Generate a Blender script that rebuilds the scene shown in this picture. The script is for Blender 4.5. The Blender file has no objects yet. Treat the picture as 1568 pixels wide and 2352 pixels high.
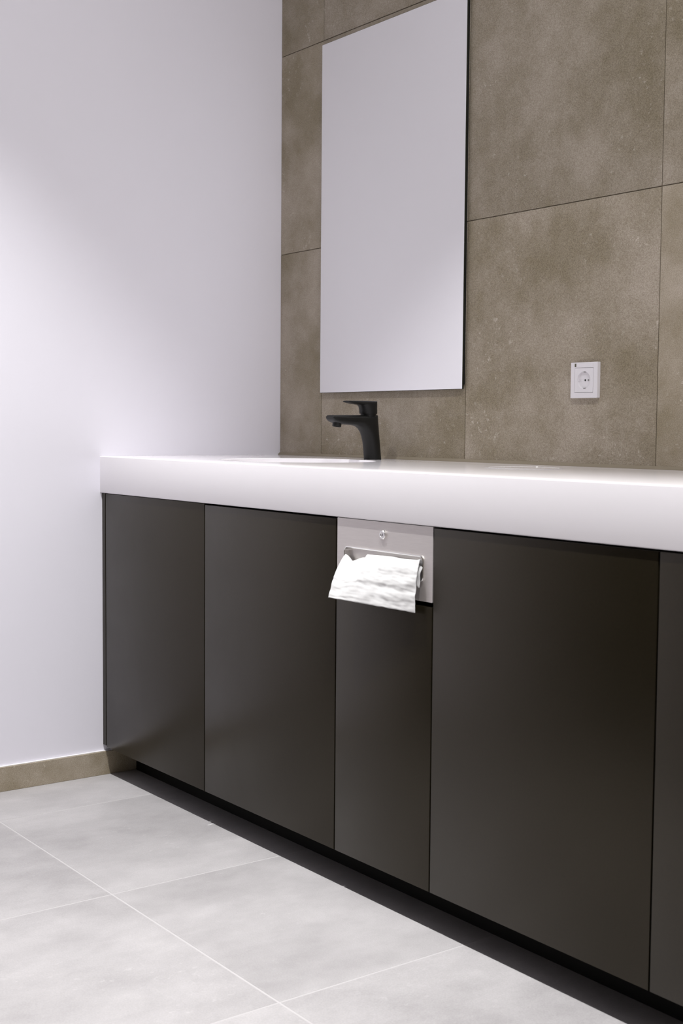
import bpy, bmesh, math, random
from mathutils import Vector, Matrix, noise
random.seed(7)
sc = bpy.context.scene
COL = sc.collection

# ------------------------------------------------------------------ camera
YAW, PITCH, ROLL = 0.9311, -0.0659, 0.0079
CAM = Vector((3.2763, -2.2019, 0.9824))
FPX = 2967.6
fwd = Vector((-math.sin(YAW)*math.cos(PITCH), math.cos(YAW)*math.cos(PITCH), math.sin(PITCH)))
rt = Vector((math.cos(YAW), math.sin(YAW), 0)); up = rt.cross(fwd)
r2 = rt*math.cos(ROLL) + up*math.sin(ROLL); u2 = -rt*math.sin(ROLL) + up*math.cos(ROLL)
cd = bpy.data.cameras.new('camera'); cam = bpy.data.objects.new('camera', cd); COL.objects.link(cam)
cam.matrix_world = Matrix(((r2.x, u2.x, -fwd.x, CAM.x), (r2.y, u2.y, -fwd.y, CAM.y), (r2.z, u2.z, -fwd.z, CAM.z), (0, 0, 0, 1)))
cd.sensor_fit = 'VERTICAL'; cd.sensor_height = 36; cd.sensor_width = 24
cd.lens = FPX/2352*36; cd.clip_start = .05
cd.dof.use_dof = True; cd.dof.focus_distance = 3.2; cd.dof.aperture_fstop = 8.0
sc.camera = cam

# ------------------------------------------------------------------ world, exposure
w = bpy.data.worlds.new('world'); sc.world = w; w.use_nodes = True
w.node_tree.nodes['Background'].inputs[0].default_value = (.8, .8, .85, 1)
w.node_tree.nodes['Background'].inputs[1].default_value = 0.0
vs = sc.view_settings
vs.view_transform = 'Standard'; vs.look = 'None'; vs.gamma = 1; vs.use_curve_mapping = False
vs.exposure = 1.32
LAMP_Y, LAMP_Z = -1.2, 3.0
LAMPS = [(0.75, 1.12, .3), (2.15, .88, 1.8), (3.55, 1.1, 2.0)]   # x, beam level, spill level
SPOT_W, SPOT_DEG, SPOT_BLEND = 120.0, 68.0, 1.0   # beam of each downlight
SPILL_W = 4.0                                     # wide spill of each downlight's lens

# ------------------------------------------------------------------ helpers
def lin(c):
    return tuple(((v/255)/12.92 if v/255 <= .04045 else ((v/255+.055)/1.055)**2.4) for v in c) + (1,)

def mat(name, col=(.8, .8, .8, 1), rough=.5, metal=0.0, spec=.5, emit=None, coat=0.0):
    m = bpy.data.materials.new(name); m.use_nodes = True
    b = m.node_tree.nodes['Principled BSDF']
    b.inputs['Base Color'].default_value = col
    b.inputs['Roughness'].default_value = rough
    b.inputs['Metallic'].default_value = metal
    b.inputs['Specular IOR Level'].default_value = spec
    b.inputs['Coat Weight'].default_value = coat
    if emit:
        b.inputs['Emission Color'].default_value = emit[0]; b.inputs['Emission Strength'].default_value = emit[1]
    return m

class NT:
    def __init__(s, m): s.m = m; s.t = m.node_tree; s.b = s.t.nodes['Principled BSDF']
    def n(s, typ, **kw):
        nd = s.t.nodes.new(typ)
        for k, v in kw.items(): setattr(nd, k, v)
        return nd
    def l(s, a, b): s.t.links.new(a, b)
    def noise(s, vec, scale, detail=4, rough=.55):
        n = s.n('ShaderNodeTexNoise'); n.inputs['Scale'].default_value = scale
        n.inputs['Detail'].default_value = detail; n.inputs['Roughness'].default_value = rough
        s.l(vec, n.inputs['Vector']); return n.outputs['Fac']
    def ramp(s, fac, stops):
        r = s.n('ShaderNodeValToRGB'); e = r.color_ramp.elements
        while len(e) < len(stops): e.new(.5)
        for el, (p, c) in zip(e, stops): el.position = p; el.color = c if len(c) == 4 else (*c, 1)
        s.l(fac, r.inputs['Fac']); return r.outputs['Color']
    def mix(s, fac, a, b, typ='MIX'):
        x = s.n('ShaderNodeMix', data_type='RGBA', blend_type=typ)
        if isinstance(fac, (int, float)): x.inputs[0].default_value = fac
        else: s.l(fac, x.inputs[0])
        for sock, v in ((x.inputs[6], a), (x.inputs[7], b)):
            if isinstance(v, tuple): sock.default_value = v
            else: s.l(v, sock)
        return x.outputs[2]
    def bump(s, h, strength, dist=.002):
        b = s.n('ShaderNodeBump'); b.inputs['Strength'].default_value = strength; b.inputs['Distance'].default_value = dist
        s.l(h, b.inputs['Height']); s.l(b.outputs['Normal'], s.b.inputs['Normal'])
    def objvec(s, rnd=True, scale=(1, 1, 1)):
        tc = s.n('ShaderNodeTexCoord'); v = tc.outputs['Object']
        if rnd:
            oi = s.n('ShaderNodeObjectInfo'); mu = s.n('ShaderNodeMath', operation='MULTIPLY'); mu.inputs[1].default_value = 37.0
            s.l(oi.outputs['Random'], mu.inputs[0])
            ad = s.n('ShaderNodeVectorMath', operation='ADD'); s.l(v, ad.inputs[0]); s.l(mu.outputs[0], ad.inputs[1]); v = ad.outputs[0]
        if scale != (1, 1, 1):
            ml = s.n('ShaderNodeVectorMath', operation='MULTIPLY'); s.l(v, ml.inputs[0]); ml.inputs[1].default_value = scale; v = ml.outputs[0]
        return v

def concrete(name, lo, hi, fleck, rough, grain, bumps, streak=(1, 1, 1), contrast=(.36, .66), fleckamt=.5):
    m = mat(name, rough=rough, spec=.4); s = NT(m)
    v = s.objvec(scale=streak)
    big = s.noise(v, 3.2, 6, .62)
    col = s.ramp(big, [(contrast[0], lo), (contrast[1], hi)])
    md = s.noise(v, 16, 5, .65)
    col = s.mix(.28, col, s.ramp(md, [(.35, lo), (.68, hi)]))
    # pale flecks gathered in cloudy patches
    fl = s.noise(v, 75, 3, .7); pa = s.noise(v, 6.5, 3, .6)
    mul = s.n('ShaderNodeMath', operation='MULTIPLY')
    s.l(s.ramp(fl, [(.60, (0, 0, 0)), (.72, (1, 1, 1))]), mul.inputs[0]); s.l(s.ramp(pa, [(.48, (0, 0, 0)), (.66, (1, 1, 1))]), mul.inputs[1])
    m2 = s.n('ShaderNodeMath', operation='MULTIPLY'); s.l(mul.outputs[0], m2.inputs[0]); m2.inputs[1].default_value = fleckamt
    col = s.mix(m2.outputs[0], col, fleck)
    g = s.noise(v, 520, 2, .6)
    col = s.mix(grain, col, s.ramp(g, [(.3, (.2, .2, .2)), (.7, (.8, .8, .8))]), 'SOFT_LIGHT')
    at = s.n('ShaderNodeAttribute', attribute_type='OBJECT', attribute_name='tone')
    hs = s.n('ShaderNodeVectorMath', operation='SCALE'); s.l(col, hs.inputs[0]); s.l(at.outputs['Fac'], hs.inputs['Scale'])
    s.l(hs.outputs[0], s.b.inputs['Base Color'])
    s.bump(s.noise(v, 260, 3, .6), bumps, .001)
    return m

M = {}
M['wall_tile'] = concrete('taupe_concrete_tile', lin((136, 125, 103)), lin((176, 165, 151)), lin((214, 205, 194)), .62, .75, .16, contrast=(.40, .63), fleckamt=.75)
M['floor_tile'] = concrete('pale_grey_floor_tile', lin((152, 149, 150)), lin((181, 178, 179)), lin((196, 194, 194)), .55, .22, .06, streak=(1, .6, 1), fleckamt=.4)
M['grout_wall'] = mat('taupe_grout', lin((110, 101, 85)), .9)
M['grout_floor'] = mat('pale_grout', lin((180, 177, 178)), .9)
m = mat('white_wall_paint', lin((242, 240, 249)), .75, spec=.25); s = NT(m)
s.bump(s.noise(s.objvec(False), 180, 3, .6), .05, .001); M['paint'] = m
M['taupe_paint'] = mat('taupe_wall_paint', lin((104, 94, 76)), .8)
M['ceiling'] = mat('white_ceiling_paint', lin((246, 245, 246)), .8)
m = mat('white_solid_surface', lin((246, 243, 247)), .10, spec=.5); M['counter'] = m
m = mat('dark_olive_laminate', lin((52, 48, 40)), .42, spec=.42); s = NT(m)
v = s.objvec(True)
s.l(s.ramp(s.noise(v, 240, 3, .6), [(.3, lin((17, 14, 7))), (.7, lin((26, 22, 13)))]), s.b.inputs['Base Color'])
s.l(s.ramp(s.noise(v, 5, 4, .6), [(.3, (.30,)*3), (.7, (.37,)*3)]), s.b.inputs['Roughness'])
s.b.inputs['Specular Tint'].default_value = (1, .88, .7, 1)
s.bump(s.noise(v, 700, 2, .5), .05, .0005); M['laminate'] = m
M['carcass'] = mat('black_carcass_board', lin((20, 19, 16)), .8, spec=.2)
M['plinth'] = mat('black_plinth_board', lin((14, 13, 10)), .7, spec=.2)
m = mat('matt_black_coating', lin((17, 17, 16)), .48, spec=.35); s = NT(m)
s.bump(s.noise(s.objvec(False), 900, 2, .5), .05, .0004); M['black'] = m
M['mirror'] = mat('silvered_mirror', (.9, .9, .9, 1), .02, metal=1.0)
M['glass_edge'] = mat('dark_glass_edge', lin((26, 30, 22)), .25)
M['dark'] = mat('black_shadow_gap_board', lin((18, 17, 14)), .8)
m = mat('brushed_steel', (.66, .62, .60, 1), .42, metal=.75); s = NT(m)
g = s.noise(s.objvec(False, (8, 8, 600)), 3, 3, .6)
s.l(s.ramp(g, [(.3, (.62, .58, .565)), (.7, (.70, .66, .64))]), s.b.inputs['Base Color'])
s.l(s.ramp(g, [(.3, (.38,)*3), (.7, (.46,)*3)]), s.b.inputs['Roughness']); M['steel'] = m
M['bright_steel'] = mat('polished_steel', (.82, .81, .80, 1), .22, metal=1.0)
M['keyhole'] = mat('dark_keyhole', lin((30, 29, 27)), .5)
m = mat('white_paper_towel', lin((229, 229, 229)), .95, spec=.1); s = NT(m)
s.b.inputs['Subsurface Weight'].default_value = 0.0
s.bump(s.noise(s.objvec(False), 900, 2, .5), .12, .0005); M['paper'] = m
M['plastic'] = mat('white_plastic', lin((232, 229, 233)), .35)
M['plastic_grey'] = mat('grey_plastic_contact', lin((140, 138, 136)), .4)
M['hole'] = mat('black_pin_hole', lin((12, 12, 12)), .8)
M['label_dark'] = mat('olive_label_end', lin((84, 80, 62)), .5)
M['sealant'] = mat('taupe_sealant', lin((142, 132, 114)), .6)
M['white_sealant'] = mat('white_sealant', lin((238, 236, 238)), .5)
M['chrome'] = mat('chrome', (.8, .8, .8, 1), .15, metal=1.0)
M['lamp'] = mat('glowing_lamp_lens', (1, 1, 1, 1), .5, emit=((1, .98, .97, 1), 6.0))

def obj(name, bm, m, parent=None, smooth=False, loc=None):
    me = bpy.data.meshes.new(name)
    bmesh.ops.recalc_face_normals(bm, faces=bm.faces[:])
    bm.to_mesh(me); bm.free()
    me.materials.append(m)
    if smooth:
        for p in me.polygons: p.use_smooth = True
        me.set_sharp_from_angle(angle=math.radians(38))
    o = bpy.data.objects.new(name, me); COL.objects.link(o)
    if loc is not None: o.location = loc
    if parent is not None: o.parent = parent
    return o

def struct(o): o['kind'] = 'structure'; return o
def tag(o, label, cat, group=None):
    o['label'] = label; o['category'] = cat
    if group: o['group'] = group
    return o
def thing(name, label, cat, loc=(0, 0, 0), group=None):
    o = bpy.data.objects.new(name, None); COL.objects.link(o); o.location = loc; o.empty_display_size = .05
    return tag(o, label, cat, group)

def box(bm, x0, x1, y0, y1, z0, z1, bev=0.0, seg=2):
    vs_ = [bm.verts.new((x, y, z)) for x in (x0, x1) for y in (y0, y1) for z in (z0, z1)]
    fs = [(0, 1, 3, 2), (4, 6, 7, 5), (0, 4, 5, 1), (2, 3, 7, 6), (0, 2, 6, 4), (1, 5, 7, 3)]
    faces = [bm.faces.new([vs_[i] for i in f]) for f in fs]
    if bev:
        ed = list({e for f in faces for e in f.edges})
        bmesh.ops.bevel(bm, geom=ed, offset=bev, segments=seg, affect='EDGES', profile=.5)
    return bm
def B(*a, **k): return box(bmesh.new(), *a, **k)

def loft(bm, rings, cap=True):
    rv = [[bm.verts.new(p) for p in r] for r in rings]
    n = len(rings[0])
    for a, b in zip(rv, rv[1:]):
        for i in range(n):
            bm.faces.new((a[i], a[(i+1) % n], b[(i+1) % n], b[i]))
    if cap: bm.faces.new(rv[0][::-1]); bm.faces.new(rv[-1])
    return rv
def circ(cx, cy, z, r, n=32, ry=None):
    ry = r if ry is None else ry
    return [(cx+r*math.cos(2*math.pi*i/n), cy+ry*math.sin(2*math.pi*i/n), z) for i in range(n)]
def ycirc(cx, y, cz, r, n=32):
    return [(cx+r*math.cos(2*math.pi*i/n), y, cz+r*math.sin(2*math.pi*i/n)) for i in range(n)]
def rrect(x0, x1, z0, z1, r, seg=6):
    pts = []
    for cx, cz, a0 in ((x1-r, z1-r, 0), (x0+r, z1-r, 90), (x0+r, z0+r, 180), (x1-r, z0+r, 270)):
        for k in range(seg+1):
            a = math.radians(a0+90*k/seg); pts.append((cx+r*math.cos(a), cz+r*math.sin(a)))
    return pts
def plate_with_hole(bm, outer, inner, y0, y1):
    """flat plate in the xz plane between y0 (front) and y1 (back), with one hole"""
    rings = {}
    for y in (y0, y1):
        for nm, loop in (('o', outer), ('i', inner)):
            vv = [bm.verts.new((x, y, z)) for x, z in loop]
            rings[nm, y] = vv
        es = []
        for nm in 'oi':
            vv = rings[nm, y]
            es += [bm.edges.new((vv[i], vv[(i+1) % len(vv)])) for i in range(len(vv))]
        bmesh.ops.triangle_fill(bm, edges=es, use_beauty=True)
    for nm in 'oi':
        a, b = rings[nm, y0], rings[nm, y1]
        for i in range(len(a)):
            bm.faces.new((a[i], a[(i+1) % len(a)], b[(i+1) % len(a)], b[i]))

# ------------------------------------------------------------------ room shell
X1, Y1, ZC = 4.55, -3.6, LAMP_Z
D, ZT, TH = 0.6003, 0.8959, 0.1014
ZB = 0.081                         # bottom of the doors
YD = -0.5944                       # front of the doors
fl = struct(obj('floor', B(-.1, X1, Y1, .1, -.1, -.0004), M['grout_floor']))
wb = struct(obj('wall_back', B(-.1, X1+.1, .0022, .12, -.0022, ZC), M['grout_wall']))
wl = struct(obj('wall_left', B(-.12, 0, Y1-.1, .0022, -.0022, ZC), M['paint']))
struct(obj('wall_right', B(X1, X1+.12, Y1-.1, .0022, -.0022, ZC), M['paint']))
struct(obj('wall_front', B(0, X1, Y1-.12, Y1, -.0022, ZC), M['taupe_paint']))
struct(obj('ceiling', B(-.12, X1+.12, Y1-.12, .12, ZC, ZC+.1), M['ceiling']))

cache = {}
def tile(name, parent, m, cx, cy, cz, sx, sy, sz, bev, tone):
    k = (name, round(sx, 4), round(sy, 4), round(sz, 4))
    if k not in cache:
        o = obj(name, B(-sx/2, sx/2, -sy/2, sy/2, -sz/2, sz/2, bev=bev, seg=1), m)
        cache[k] = o.data
    else:
        o = bpy.data.objects.new(name, cache[k]); COL.objects.link(o)
    o.location = (cx, cy, cz); o.parent = parent; o['tone'] = tone
    return o
G, GF = .0010, .0017           # half joint widths: wall, floor
fxs = [0, .255, .866, 1.494, 2.11, 2.72, 3.33, 3.94, X1]
fys = [0, -.39, -1.0, -1.61, -2.22, -2.83, -3.44, Y1]
for i in range(len(fxs)-1):
    for j in range(len(fys)-1):
        a, b, c, d = fxs[i]+GF, fxs[i+1]-GF, fys[j+1]+GF, fys[j]-GF
        tn = random.uniform(.97, 1.03)*(1.06 if i == 0 else 1.0)
        tile('floor_tile', fl, M['floor_tile'], (a+b)/2, (c+d)/2, -.005, b-a, d-c, .01, .0007, tn)
wxs = [0, .2148, .8363, 1.4467, 2.06, 2.67, 3.28, 3.89, X1]
wzs = [0, .302, .8985, 1.4976, 2.0819, ZC]
wt = {(1, 2): .97, (2, 2): 1.02, (3, 2): 1.13, (2, 3): .88, (3, 3): .90, (0, 2): .97, (0, 3): 1.0, (0, 4): .9, (1, 4): .84, (1, 3): .95}  # per-tile tones; upper rows darkened in colour to offset the lamp spill
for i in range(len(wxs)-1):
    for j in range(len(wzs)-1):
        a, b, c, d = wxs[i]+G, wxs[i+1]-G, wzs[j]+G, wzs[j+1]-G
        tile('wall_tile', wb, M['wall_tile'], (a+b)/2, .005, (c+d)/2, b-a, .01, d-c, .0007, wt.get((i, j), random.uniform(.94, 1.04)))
# tile skirting along the white wall
bb = bpy.data.objects.new('baseboard_left', None); COL.objects.link(bb); struct(bb)
ys = [-.30, -1.0, -1.61, -2.22, -2.83, -3.44, Y1]
for a, b in zip(ys, ys[1:]):
    tile('skirting_tile', bb, M['wall_tile'], .0055, (a+b)/2, .033, .009, a-b-.002, .066, .0008, 1.13)
bm = bmesh.new(); box(bm, 0, .007, Y1, -.30, .066, .0685, bev=.0008)
obj('sealant_bead', bm, M['white_sealant'], bb)
# bead of sealant between worktop and tiles
bm = bmesh.new()
prof = [(0.0, ZT-.002), (-.0075, ZT-.002), (-.0065, ZT+.002), (-.003, ZT+.0055), (0.0, ZT+.0075)]
loft(bm, [[(x, y, z) for y, z in prof] for x in (-.0005, 2.52)])
struct(obj('trim_1', bm, M['sealant']))

# ------------------------------------------------------------------ worktop with basin and waste chute
XR = 2.52
wk = thing('worktop', 'long thick white worktop with an oval basin, fixed along the taupe tiled wall', 'worktop', (1.26, -.3, ZT-TH))
def wobj(name, bm, m, smooth=False):
    o = obj(name, bm, m, None, smooth); o.parent = wk; o.matrix_parent_inverse = Matrix.Translation(wk.location).inverted(); return o
XB, YB, AB, BB = .5573, -.32, .215, .19
XW, YW, RW = 1.256, -.205, .079
bm = bmesh.new()
rb = .0026
def rect_loop(ins, z): return [(0.0, -.0003, z), (XR-ins, -.0003, z), (XR-ins, -D+ins, z), (0.0, -D+ins, z)]
zlo = ZT-TH
loops = []
for k in range(5):
    a = math.pi/2*k/4; loops.append(rect_loop(rb*(1-math.sin(a)), ZT-rb+rb*math.cos(a)))
for k in range(3):
    a = math.pi/2*k/2; loops.append(rect_loop(.002*(1-math.cos(a)), zlo+.002-.002*math.sin(a)))
rv = [[bm.verts.new(p) for p in L] for L in loops]
for a, b in zip(rv, rv[1:]):
    for i in range(4): bm.faces.new((a[i], a[(i+1) % 4], b[(i+1) % 4], b[i]))
NE = 72
def edges(vv): 
    out = []
    for i in range(len(vv)):
        e = bm.edges.get((vv[i], vv[(i+1) % len(vv)])) or bm.edges.new((vv[i], vv[(i+1) % len(vv)])); out.append(e)
    return out
holes = []
for (cx, cy, rx, ry) in ((XB, YB, AB, BB), (XW, YW, RW, RW)):
    t = [bm.verts.new(p) for p in circ(cx, cy, ZT, rx+.002, NE, ry+.002)]
    t2 = [bm.verts.new(p) for p in circ(cx, cy, ZT-.002, rx, NE, ry)]
    t3 = [bm.verts.new(p) for p in circ(cx, cy, zlo, rx, NE, ry)]
    for a, b in ((t, t2), (t2, t3)):
        for i in range(NE): bm.faces.new((a[i], a[(i+1) % NE], b[(i+1) % NE], b[i]))
    holes.append((t, t3))
bmesh.ops.triangle_fill(bm, edges=edges(rv[0])+sum([edges(h[0]) for h in holes], []), use_beauty=True)
bmesh.ops.triangle_fill(bm, edges=edges(rv[-1])+sum([edges(h[1]) for h in holes], []), use_beauty=True)
wobj('slab', bm, M['counter'], True)
# basin bowl, undermounted in the oval opening
bm = bmesh.new()
pr = [(1.0, -.0045), (.995, -.025), (.97, -.05), (.92, -.07), (.82, -.082), (.6, -.087), (.3, -.090), (.095, -.091)]
inner = [circ(XB, YB, ZT+dz, AB*k, NE, BB*k) for k, dz in pr]
outer = [circ(XB, YB, ZT+dz-(0 if i == 0 else .008), AB*k+.008, NE, BB*k+.008) for i, (k, dz) in enumerate(pr)]
loft(bm, outer[::-1][:-1] + [circ(XB, YB, ZT-.0045, AB+.003, NE, BB+.003)] + inner, cap=False)
bs = wobj('basin', bm, M['counter'], True)
bm = bmesh.new(); loft(bm, [circ(XB, YB, ZT-.0995, .022), circ(XB, YB, ZT-.0905, .022), circ(XB, YB, ZT-.0885, .0195), circ(XB, YB, ZT-.0895, .014), circ(XB, YB, ZT-.0875, .0135), circ(XB, YB, ZT-.0865, .010)])
dr = obj('drain', bm, M['chrome'], None, True); dr.parent = bs
# round steel waste chute set flush in the worktop above the bin cabinet
bm = bmesh.new()
pr = [(RW+.006, .0003), (RW+.006, .0006), (RW+.003, .0009), (RW-.001, .0007), (RW-.003, -.002), (RW-.003, -.1005), (RW-.0015, -.1005), (RW-.0015, -.001), (RW+.006, .0003)]
loft(bm, [circ(XW, YW, ZT+dz, r, 56) for r, dz in pr], cap=False)
o = wobj('waste_chute', bm, M['counter'], True); o['label'] = 'round waste opening with a flap lid and thin raised rim'
bm = bmesh.new(); loft(bm, [circ(XW, YW, ZT+z, r, 56) for r, z in ((RW-.0035, -.006), (RW-.0035, -.0006), (RW-.0045, .0004), (RW-.006, .0005))])
obj('flap_lid', bm, M['counter'], o, True)

# ------------------------------------------------------------------ cabinets under the worktop
T = .019
ZTOP = ZT-TH
def cabinet(name, label, x0, x1, doors, group=None, filler=None):
    t = thing(name, label, 'cabinet', ((x0+x1)/2, -.3, ZB), group)
    def part(nm, bm, m, par=None, smooth=False):
        o = obj(nm, bm, m, None, smooth)
        o.parent = par or t
        o.matrix_parent_inverse = Matrix.Translation(t.location).inverted() if par is None else Matrix.Identity(4)
        return o
    bm = bmesh.new(); yb, yf = -.004, YD+T+.002
    box(bm, x0+.001, x0+.017, yf, yb, ZB, ZTOP)
    box(bm, x1-.017, x1-.001, yf, yb, ZB, ZTOP)
    box(bm, x0+.017, x1-.017, yf, yb, ZB, ZB+.016)
    box(bm, x0+.017, x1-.017, yb-.008, yb, ZB+.016, ZTOP)
    box(bm, x0+.017, x1-.017, yf, yf+.016, ZTOP-.02, ZTOP)
    for a, b, c in doors[:-1]: box(bm, b-.02, b+.02, yf, yf+.016, ZB+.016, ZTOP-.02)
    part('body', bm, M['carcass'])
    for a, b, top in doors:
        part('door', B(a+.0017, b-.0017, YD, YD+T, ZB, top, bev=.0009), M['laminate'], smooth=True)
    if filler: part('filler_strip', B(filler[0], filler[1], YD, YD+.03, ZB+.004, ZTOP-.001, bev=.0006), M['laminate'])
    return t, part
XD = [.0208, .5573, 1.0986, 1.4102, 1.9527, 2.4957]
cabinet('sink_cabinet', 'dark olive two-door cabinet below the basin and black tap, beside the white wall', .0, XD[2],
        [(XD[0], XD[1], ZTOP-.0018), (XD[1], XD[2], ZTOP-.0045)], filler=(.0005, XD[0]-.0018))
tb, tbpart = cabinet('bin_cabinet', 'narrow dark olive bin cabinet with a steel paper towel dispenser above its door', XD[2], XD[3],
        [(XD[2]+.0003, XD[3], .6375)])
cabinet('base_cabinet', 'dark olive two-door base cabinet between the bin cabinet and the end panel', XD[3], XD[5],
        [(XD[3], XD[4], ZTOP-.004), (XD[4], XD[5], ZTOP-.004)])
tag(obj('end_panel', B(XD[5]+.001, XR-.002, YD, -.004, 0.0, ZTOP, bev=.0008), M['laminate']), 'dark olive end panel closing the far end of the cabinet row', 'panel')
tag(obj('plinth', B(.0115, XD[5], -.4962, -.48, 0, ZB), M['plinth']), 'black recessed plinth running under the dark cabinets', 'plinth')

# ------------------------------------------------------------------ paper towel dispenser
dp = thing('towel_dispenser', 'brushed steel paper towel dispenser with a small round lock, under the white worktop', 'dispenser', (1.2556, YD, .7195))
def dpart(nm, bm, m, smooth=False, par=None):
    o = obj(nm, bm, m, None, smooth); o.parent = par or dp
    if par is None: o.matrix_parent_inverse = Matrix.Translation(dp.location).inverted()
    return o
px0, px1, pz0, pz1 = 1.1022, 1.4095, .6470, ZTOP-.0018
sx0, sx1, sz0, sz1, sr = 1.1300, 1.3835, .6850, .7340, .009
bm = bmesh.new(); plate_with_hole(bm, rrect(px0, px1, pz0, pz1, .0012, 2), rrect(sx0, sx1, sz0, sz1, sr), YD, YD+.0015)
box(bm, px0, px0+.0015, YD+.0015, YD+.02, pz0, pz1); box(bm, px1-.0015, px1, YD+.0015, YD+.02, pz0, pz1); box(bm, px0, px1, YD+.0015, YD+.02, pz0, pz0+.0015)
pl = dpart('front_plate', bm, M['steel'])
# rolled lip around the slot
def lip_ring(off, y): return [(x, y, z) for x, z in rrect(sx0-off, sx1+off, sz0-off, sz1+off, sr+off)]
bm = bmesh.new(); loft(bm, [lip_ring(.0005, YD+.001), lip_ring(.0014, YD-.0005), lip_ring(.0012, YD-.0026), lip_ring(-.0002, YD-.0034), lip_ring(-.0014, YD-.0024), lip_ring(-.0014, YD+.010)], cap=False)
dpart('slot_lip', bm, M['bright_steel'], True)
# inner throat: sloping steel sides and back
bm = bmesh.new()
loft(bm, [[(x, YD+.002, z) for x, z in rrect(sx0-.001, sx1+.001, sz0-.001, sz1+.001, sr)], [(x, YD+.010, z) for x, z in rrect(sx0-.001, sx1+.001, sz0-.001, sz1+.001, sr)],
          [(x, YD+.010, z) for x, z in rrect(sx0+.02, sx1-.02, sz0+.01, sz1-.01, sr)]], cap=False)
bm.faces.new([bm.verts.new((x, YD+.0099, z)) for x, z in rrect(sx0+.015, sx1-.015, sz0+.008, sz1-.008, sr)])
dpart('throat', bm, M['steel'])
bm = bmesh.new(); lx, lz = 1.2575, .7672
loft(bm, [ycirc(lx, YD+.003, lz, .0092), ycirc(lx, YD-.003, lz, .0092), ycirc(lx, YD-.0045, lz, .008), ycirc(lx, YD-.0045, lz, .0056), ycirc(lx, YD-.003, lz, .0052), ycirc(lx, YD-.0034, lz, .004)])
lk = dpart('lock', bm, M['bright_steel'], True)
bm = B(lx-.0007, lx+.0007, YD-.0040, YD-.003, lz-.0026, lz+.0026)
kh = obj('keyhole', bm, M['keyhole']); kh.parent = lk

# towel sheet hanging out of the slot
def sheet(nu, nv, fn):
    bm = bmesh.new(); g = [[bm.verts.new(fn(i/nu, j/nv)) for j in range(nv+1)] for i in range(nu+1)]
    for i in range(nu):
        for j in range(nv): bm.faces.new((g[i][j], g[i+1][j], g[i+1][j+1], g[i][j+1]))
    return bm
TOPC = [(1.1396, .7187), (1.1598, .7065), (1.2071, .7173), (1.2157, .7245), (1.291, .7265), (1.3297, .7255), (1.3704, .7265), (1.383, .7285)]
def topz(x):
    for (a, za), (b, zb) in zip(TOPC, TOPC[1:]):
        if x <= b:
            t = max(0, (x-a)/(b-a)); t = t*t*(3-2*t); return za+(zb-za)*t
    return TOPC[-1][1]
def towel(u, v):
    zt = topz(1.1396+u*(1.383-1.1396))
    if v < .18:                                     # inside the slot, rising to the fold
        t = v/.18; x = 1.1385+u*.2395
        y = YD+.007-.011*t*t; z = zt-.012*(1-t)-.0015*math.sin(math.pi*t)
        return (x, y-.0015*t, z+.001*math.sin(math.pi*t))
    t = (v-.18)/.82
    outL, outR = -.6405, -.6105
    xa = 1.1385+u*.2395; xb = 1.1350+u*.2425
    yb = outL+(outR-outL)*u; zb = .6305-.0052*u
    x = xa+(xb-xa)*t
    e = math.sin(t*math.pi/2)
    y = (YD-.0055)+(yb-YD+.0055)*(.55*t+.45*t*t) - .010*math.sin(math.pi*t)*(1-u*.45)
    z = zt+(zb-zt)*(t**1.12)
    p = Vector((x*38, t*4.2, 3.1))
    wr = noise.noise(p)*.0016 + noise.noise(Vector((x*90, t*9, 7.7)))*.0007 + noise.noise(Vector((x*45-t*6, t*26, 2.2)))*.0006
    wr += .0008*math.sin(t*23+u*3.2)*math.exp(-((u-.7)/.35)**2)*math.sin(math.pi*t)
    wr -= .0007*math.exp(-((t-.60-.06*u)/.03)**2); wr += .0009*math.exp(-((t-.9-.02*u)/.035)**2)*max(0, 1-1.6*u)
    edge = min(1, t*5)
    return (x+.0006*noise.noise(Vector((t*9, u*3, 1)))*edge, y-wr*edge, z+noise.noise(Vector((x*60, 1, t*2)))*.0006*edge)
bm = sheet(96, 64, towel)
tw = obj('paper_towel', bm, M['paper'], None, True)
sm = tw.modifiers.new('solid', 'SOLIDIFY'); sm.thickness = .0007; sm.offset = 0
tag(tw, 'white crumpled paper towel hanging out of the steel dispenser slot', 'paper towel')
def under(u, v):
    x = 1.366+u*.0145-.003*v; z = .7145-.040*v+.0015*math.sin(5*u)
    y = YD-.0055+.006*(1-v)*(1-v)-.003*math.sin(v*math.pi)-.002*u*math.sin(v*7)
    return (x, y, z)
bm = sheet(8, 20, under)
o = obj('folded_corner', bm, M['paper'], tw, True); o.modifiers.new('solid', 'SOLIDIFY').thickness = .0006

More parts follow.
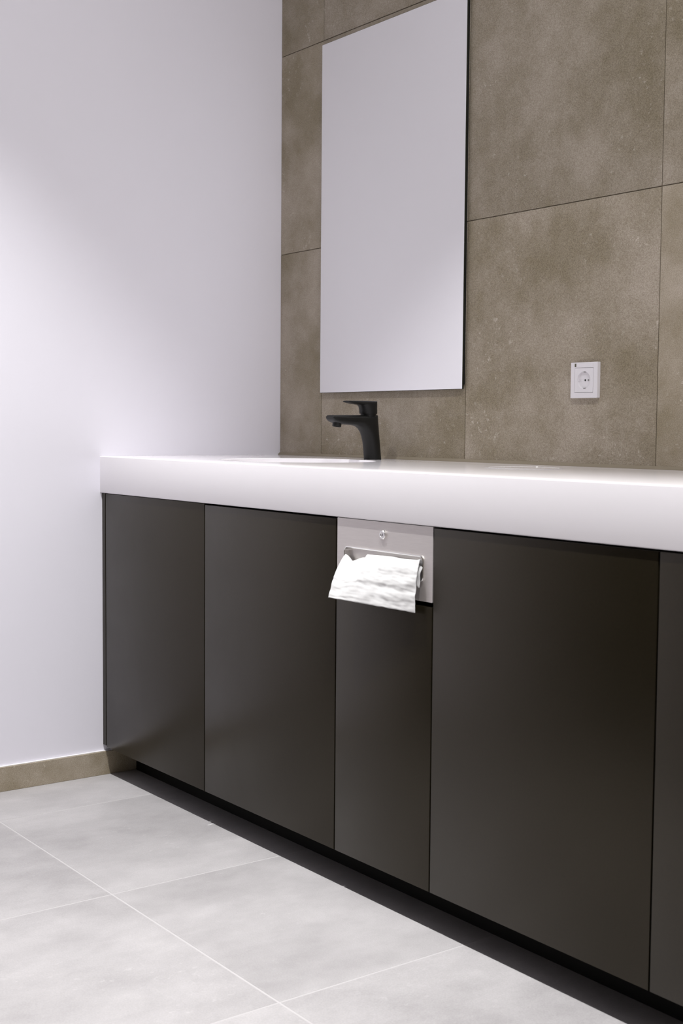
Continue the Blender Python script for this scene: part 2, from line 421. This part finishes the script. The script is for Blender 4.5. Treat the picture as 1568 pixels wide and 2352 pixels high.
# ------------------------------------------------------------------ tap
def sring(o, i, w_, n, k=40):
    (oy, oz), (iy, iz) = o, i
    c = Vector(((0, (oy+iy)/2, (oz+iz)/2))); d = Vector((0, (oy-iy)/2, (oz-iz)/2))
    pts = []
    for q in range(k):
        a = 2*math.pi*q/k; ca, sa = math.cos(a), math.sin(a)
        f = lambda t: math.copysign(abs(t)**(2/n), t)
        p = c+d*f(ca)+Vector((w_*f(sa), 0, 0)); pts.append(tuple(p))
    return pts
FY = -.0766
tap = thing('basin_tap', 'matt black single-lever basin tap standing behind the oval basin', 'tap', (XB, FY, ZT))
body = [((.0233, -.0015), (-.0233, -.0015), .0233, 2), ((.0205, .02), (-.0255, .02), .0231, 2), ((.018, .044), (-.0285, .0435), .0230, 2), ((.0155, .062), (-.033, .0615), .0228, 2.1), ((.0142, .072), (-.0385, .0735), .0226, 2.2), ((.0125, .088), (-.046, .0825), .0222, 2.5),
        ((.0107, .1), (-.054, .0877), .0218, 2.8), ((.009, .1181), (-.063, .0903), .0215, 3), ((-.012, .118), (-.075, .0915), .021, 3.2), ((-.045, .1176), (-.092, .0921), .0205, 3.4),
        ((-.085, .1171), (-.108, .0931), .020, 3.4), ((-.118, .1168), (-.124, .0951), .0195, 3.6), ((-.136, .1166), (-.137, .0998), .0186, 3.6), ((-.1415, .1163), (-.1418, .1045), .0172, 3.4), ((-.1432, .1152), (-.1432, .1068), .0160, 3.0)]
bm = bmesh.new(); loft(bm, [sring(*b) for b in body]); obj('body', bm, M['black'], tap, True)
hd = [((.0078, .1215), (-.0398, .1215), .0238, 2), ((.0078, .1235), (-.0402, .1232), .0238, 2), ((.0073, .134), (-.0408, .132), .0238, 2.05), ((.0068, .146), (-.0425, .1395), .0236, 2.2), ((.006, .1551), (-.047, .1445), .023, 2.6),
      ((-.02, .1553), (-.058, .1456), .0222, 3), ((-.05, .1553), (-.071, .1470), .0205, 3), ((-.077, .1551), (-.083, .1490), .018, 3), ((-.0895, .1548), (-.0905, .1515), .0145, 2.5)]
bm = bmesh.new(); loft(bm, [sring(*b) for b in hd]); obj('lever', bm, M['black'], tap, True)
bm = bmesh.new(); loft(bm, [circ(0, -.0155, z, .0212) for z in (.114, .123)]); obj('neck_ring', bm, M['black'], tap, True)
bm = bmesh.new(); loft(bm, [circ(0, 0, z, r, 28) for z, r in ((.008, .0118), (-.0045, .0118), (-.006, .0112), (-.006, .0096), (-.0035, .0094))])
bmesh.ops.transform(bm, matrix=Matrix.Translation((0, -.1195, .0925)) @ Matrix.Rotation(math.radians(-10), 4, 'X'), verts=bm.verts[:])
obj('aerator', bm, M['black'], tap, True)

# ------------------------------------------------------------------ mirror
mx0, mx1, mz0, mz1, my = .2237, .8377, 1.0794, 2.0653, -.012
mr = thing('wall_mirror', 'tall frameless rectangular mirror on the taupe tiled wall above the tap', 'mirror', ((mx0+mx1)/2, 0, mz0))
def mpart(nm, bm, m, smooth=False):
    o = obj(nm, bm, m, None, smooth); o.parent = mr; o.matrix_parent_inverse = Matrix.Translation(mr.location).inverted(); return o
mpart('glass_pane', B(mx0, mx1, my+.0003, my+.005, mz0, mz1, bev=.0004, seg=1), M['glass_edge'])
bm = bmesh.new(); bm.faces.new([bm.verts.new(p) for p in ((mx0+.0008, my, mz0+.0008), (mx1-.0008, my, mz0+.0008), (mx1-.0008, my, mz1-.0008), (mx0+.0008, my, mz1-.0008))])
bm.normal_update(); mpart('mirror_face', bm, M['mirror'])
mpart('backing_board', B(mx0+.012, mx1-.004, my+.005, .0005, mz0+.012, mz1-.012), M['dark'])

# ------------------------------------------------------------------ wall socket
qx0, qx1, qz0, qz1, qd = 1.2036, 1.2846, 1.0515, 1.1325, .0092
scx, scz = (qx0+qx1)/2, (qz0+qz1)/2
sk = thing('wall_socket', 'square white wall socket with a label strip on the taupe tiles above the worktop', 'socket', (scx, 0, scz))
def spart(nm, bm, m, smooth=False, par=None):
    o = obj(nm, bm, m, par or sk, smooth); return o
h = .0405
bm = bmesh.new()
def sl(hh, y, r): return [(x, y, z) for x, z in rrect(-hh, hh, -hh, hh, r, 3)]
plate_with_hole(bm, rrect(-h+.0008, h-.0008, -h+.0008, h-.0008, .0012, 3), rrect(-.0283, .0283, -.0283, .0283, .0008, 3), -qd, -qd+.004)
loft(bm, [sl(h-.0008, -qd, .0012), sl(h-.0002, -qd+.0003, .0014), sl(h, -qd+.001, .0016), sl(h, .0008, .0016)], cap=False)
spart('frame', bm, M['plastic'])
bm = bmesh.new()
plate_with_hole(bm, rrect(-.0274, .0274, -.0274, .0274, .001, 3), [(.0197*math.cos(2*math.pi*i/48), .0197*math.sin(2*math.pi*i/48)) for i in range(48)], -qd-.0002, -qd+.006)
ins = spart('centre_plate', bm, M['plastic'])
bm = bmesh.new()
loft(bm, [ycirc(0, -qd+.0002, 0, .0199, 48), ycirc(0, -qd+.0025, 0, .0193, 48), ycirc(0, -qd+.0045, 0, .0190, 48), ycirc(0, -qd+.0050, 0, .0176, 48), ycirc(0, -qd+.0050, 0, .001, 48)], cap=False)
bm.faces.new([bm.verts.new(p) for p in ycirc(0, -qd+.0051, 0, .019, 48)])
well = spart('socket_well', bm, M['plastic'], True)
for px, mm in ((-.0095, 'plastic'), (.0095, 'plastic_grey')):      # shuttered pin holes
    bm = bmesh.new(); loft(bm, [ycirc(px, -qd+.0054, 0, .0025, 20), ycirc(px, -qd+.0047, 0, .0025, 20)]); spart('pin_hole', bm, M[mm], par=well)
bm = bmesh.new(); loft(bm, [ycirc(0, -qd+.0054, 0, .0023, 20), ycirc(0, -qd+.0046, 0, .0023, 20)]); spart('centre_screw', bm, M['hole'], par=well)
for sgn in (-1, 1):
    bm = bmesh.new(); box(bm, -.0026, .0026, -qd+.0012, -qd+.0052, *sorted((sgn*.0199, sgn*.0172)), bev=.0005); spart('earth_clip', bm, M['plastic_grey'], par=well)
    bm = bmesh.new(); box(bm, *sorted((sgn*.0197, sgn*.0176)), -qd+.002, -qd+.0052, -.0028, .0028, bev=.0004); spart('guide_notch', bm, M['plastic_grey'] if sgn > 0 else M['plastic'], par=well)
bm = bmesh.new()
for zz in (-.0017, .0017): box(bm, -.0176, -.0118, -qd+.0044, -qd+.0052, zz-.0003, zz+.0003)
spart('guide_rib', bm, M['plastic'], par=well)
lb = spart('label_window', B(-.0275, .0275, -qd-.0003, -qd+.001, .0306, .0376, bev=.0004, seg=1), M['plastic'])
spart('label_end', B(-.0280, -.0234, -qd-.0006, -qd, .0305, .0377), M['label_dark'], par=lb)

# ------------------------------------------------------------------ white strip standing in for a line of light at the cabinet's shadow edge
bm = bmesh.new(); box(bm, -.0009, .0009, -.0125, .0125, 0, .0006)
sp = obj('light_sliver', bm, M['paper'], loc=(.5752, -.5835, .0)); sp.rotation_euler.z = .06
tag(sp, 'thin white strip on the floor standing in for a line of light in the shadow under the dark cabinet', 'light streak')

# ------------------------------------------------------------------ ceiling lamps (above the frame)
WH = ['over the sink cabinet, next to the white wall', 'over the middle of the cabinet row', 'past the end of the cabinet row']
for (lx, k, ks), wh in zip(LAMPS, WH):
    t = thing('ceiling_downlight', 'round white recessed ceiling downlight ' + wh, 'ceiling light', (lx, LAMP_Y, ZC), 'ceiling downlights in a row')
    bm = bmesh.new(); loft(bm, [circ(0, 0, z, r, 36) for r, z in ((.055, .001), (.056, -.004), (.052, -.006), (.043, -.005), (.041, .0005))], cap=False)
    obj('trim_ring', bm, M['plastic'], t, True)
    bm = bmesh.new(); bm.faces.new([bm.verts.new(p) for p in circ(0, 0, -.002, .042, 36)][::-1]); obj('lens', bm, M['lamp'], t)
    ld = bpy.data.lights.new('downlight_beam', 'SPOT'); ld.energy = SPOT_W*k; ld.spot_size = math.radians(SPOT_DEG); ld.spot_blend = SPOT_BLEND
    ld.shadow_soft_size = .02; ld.color = (1, .995, .985)
    lo = bpy.data.objects.new('downlight_beam', ld); COL.objects.link(lo); lo.parent = t; lo.location = (0, 0, -.012)
    sd = bpy.data.lights.new('downlight_spill', 'AREA'); sd.shape = 'DISK'; sd.size = .08; sd.energy = SPILL_W*ks; sd.color = (1, .995, .985)
    so = bpy.data.objects.new('downlight_spill', sd); COL.objects.link(so); so.parent = t; so.location = (0, 0, -.010)
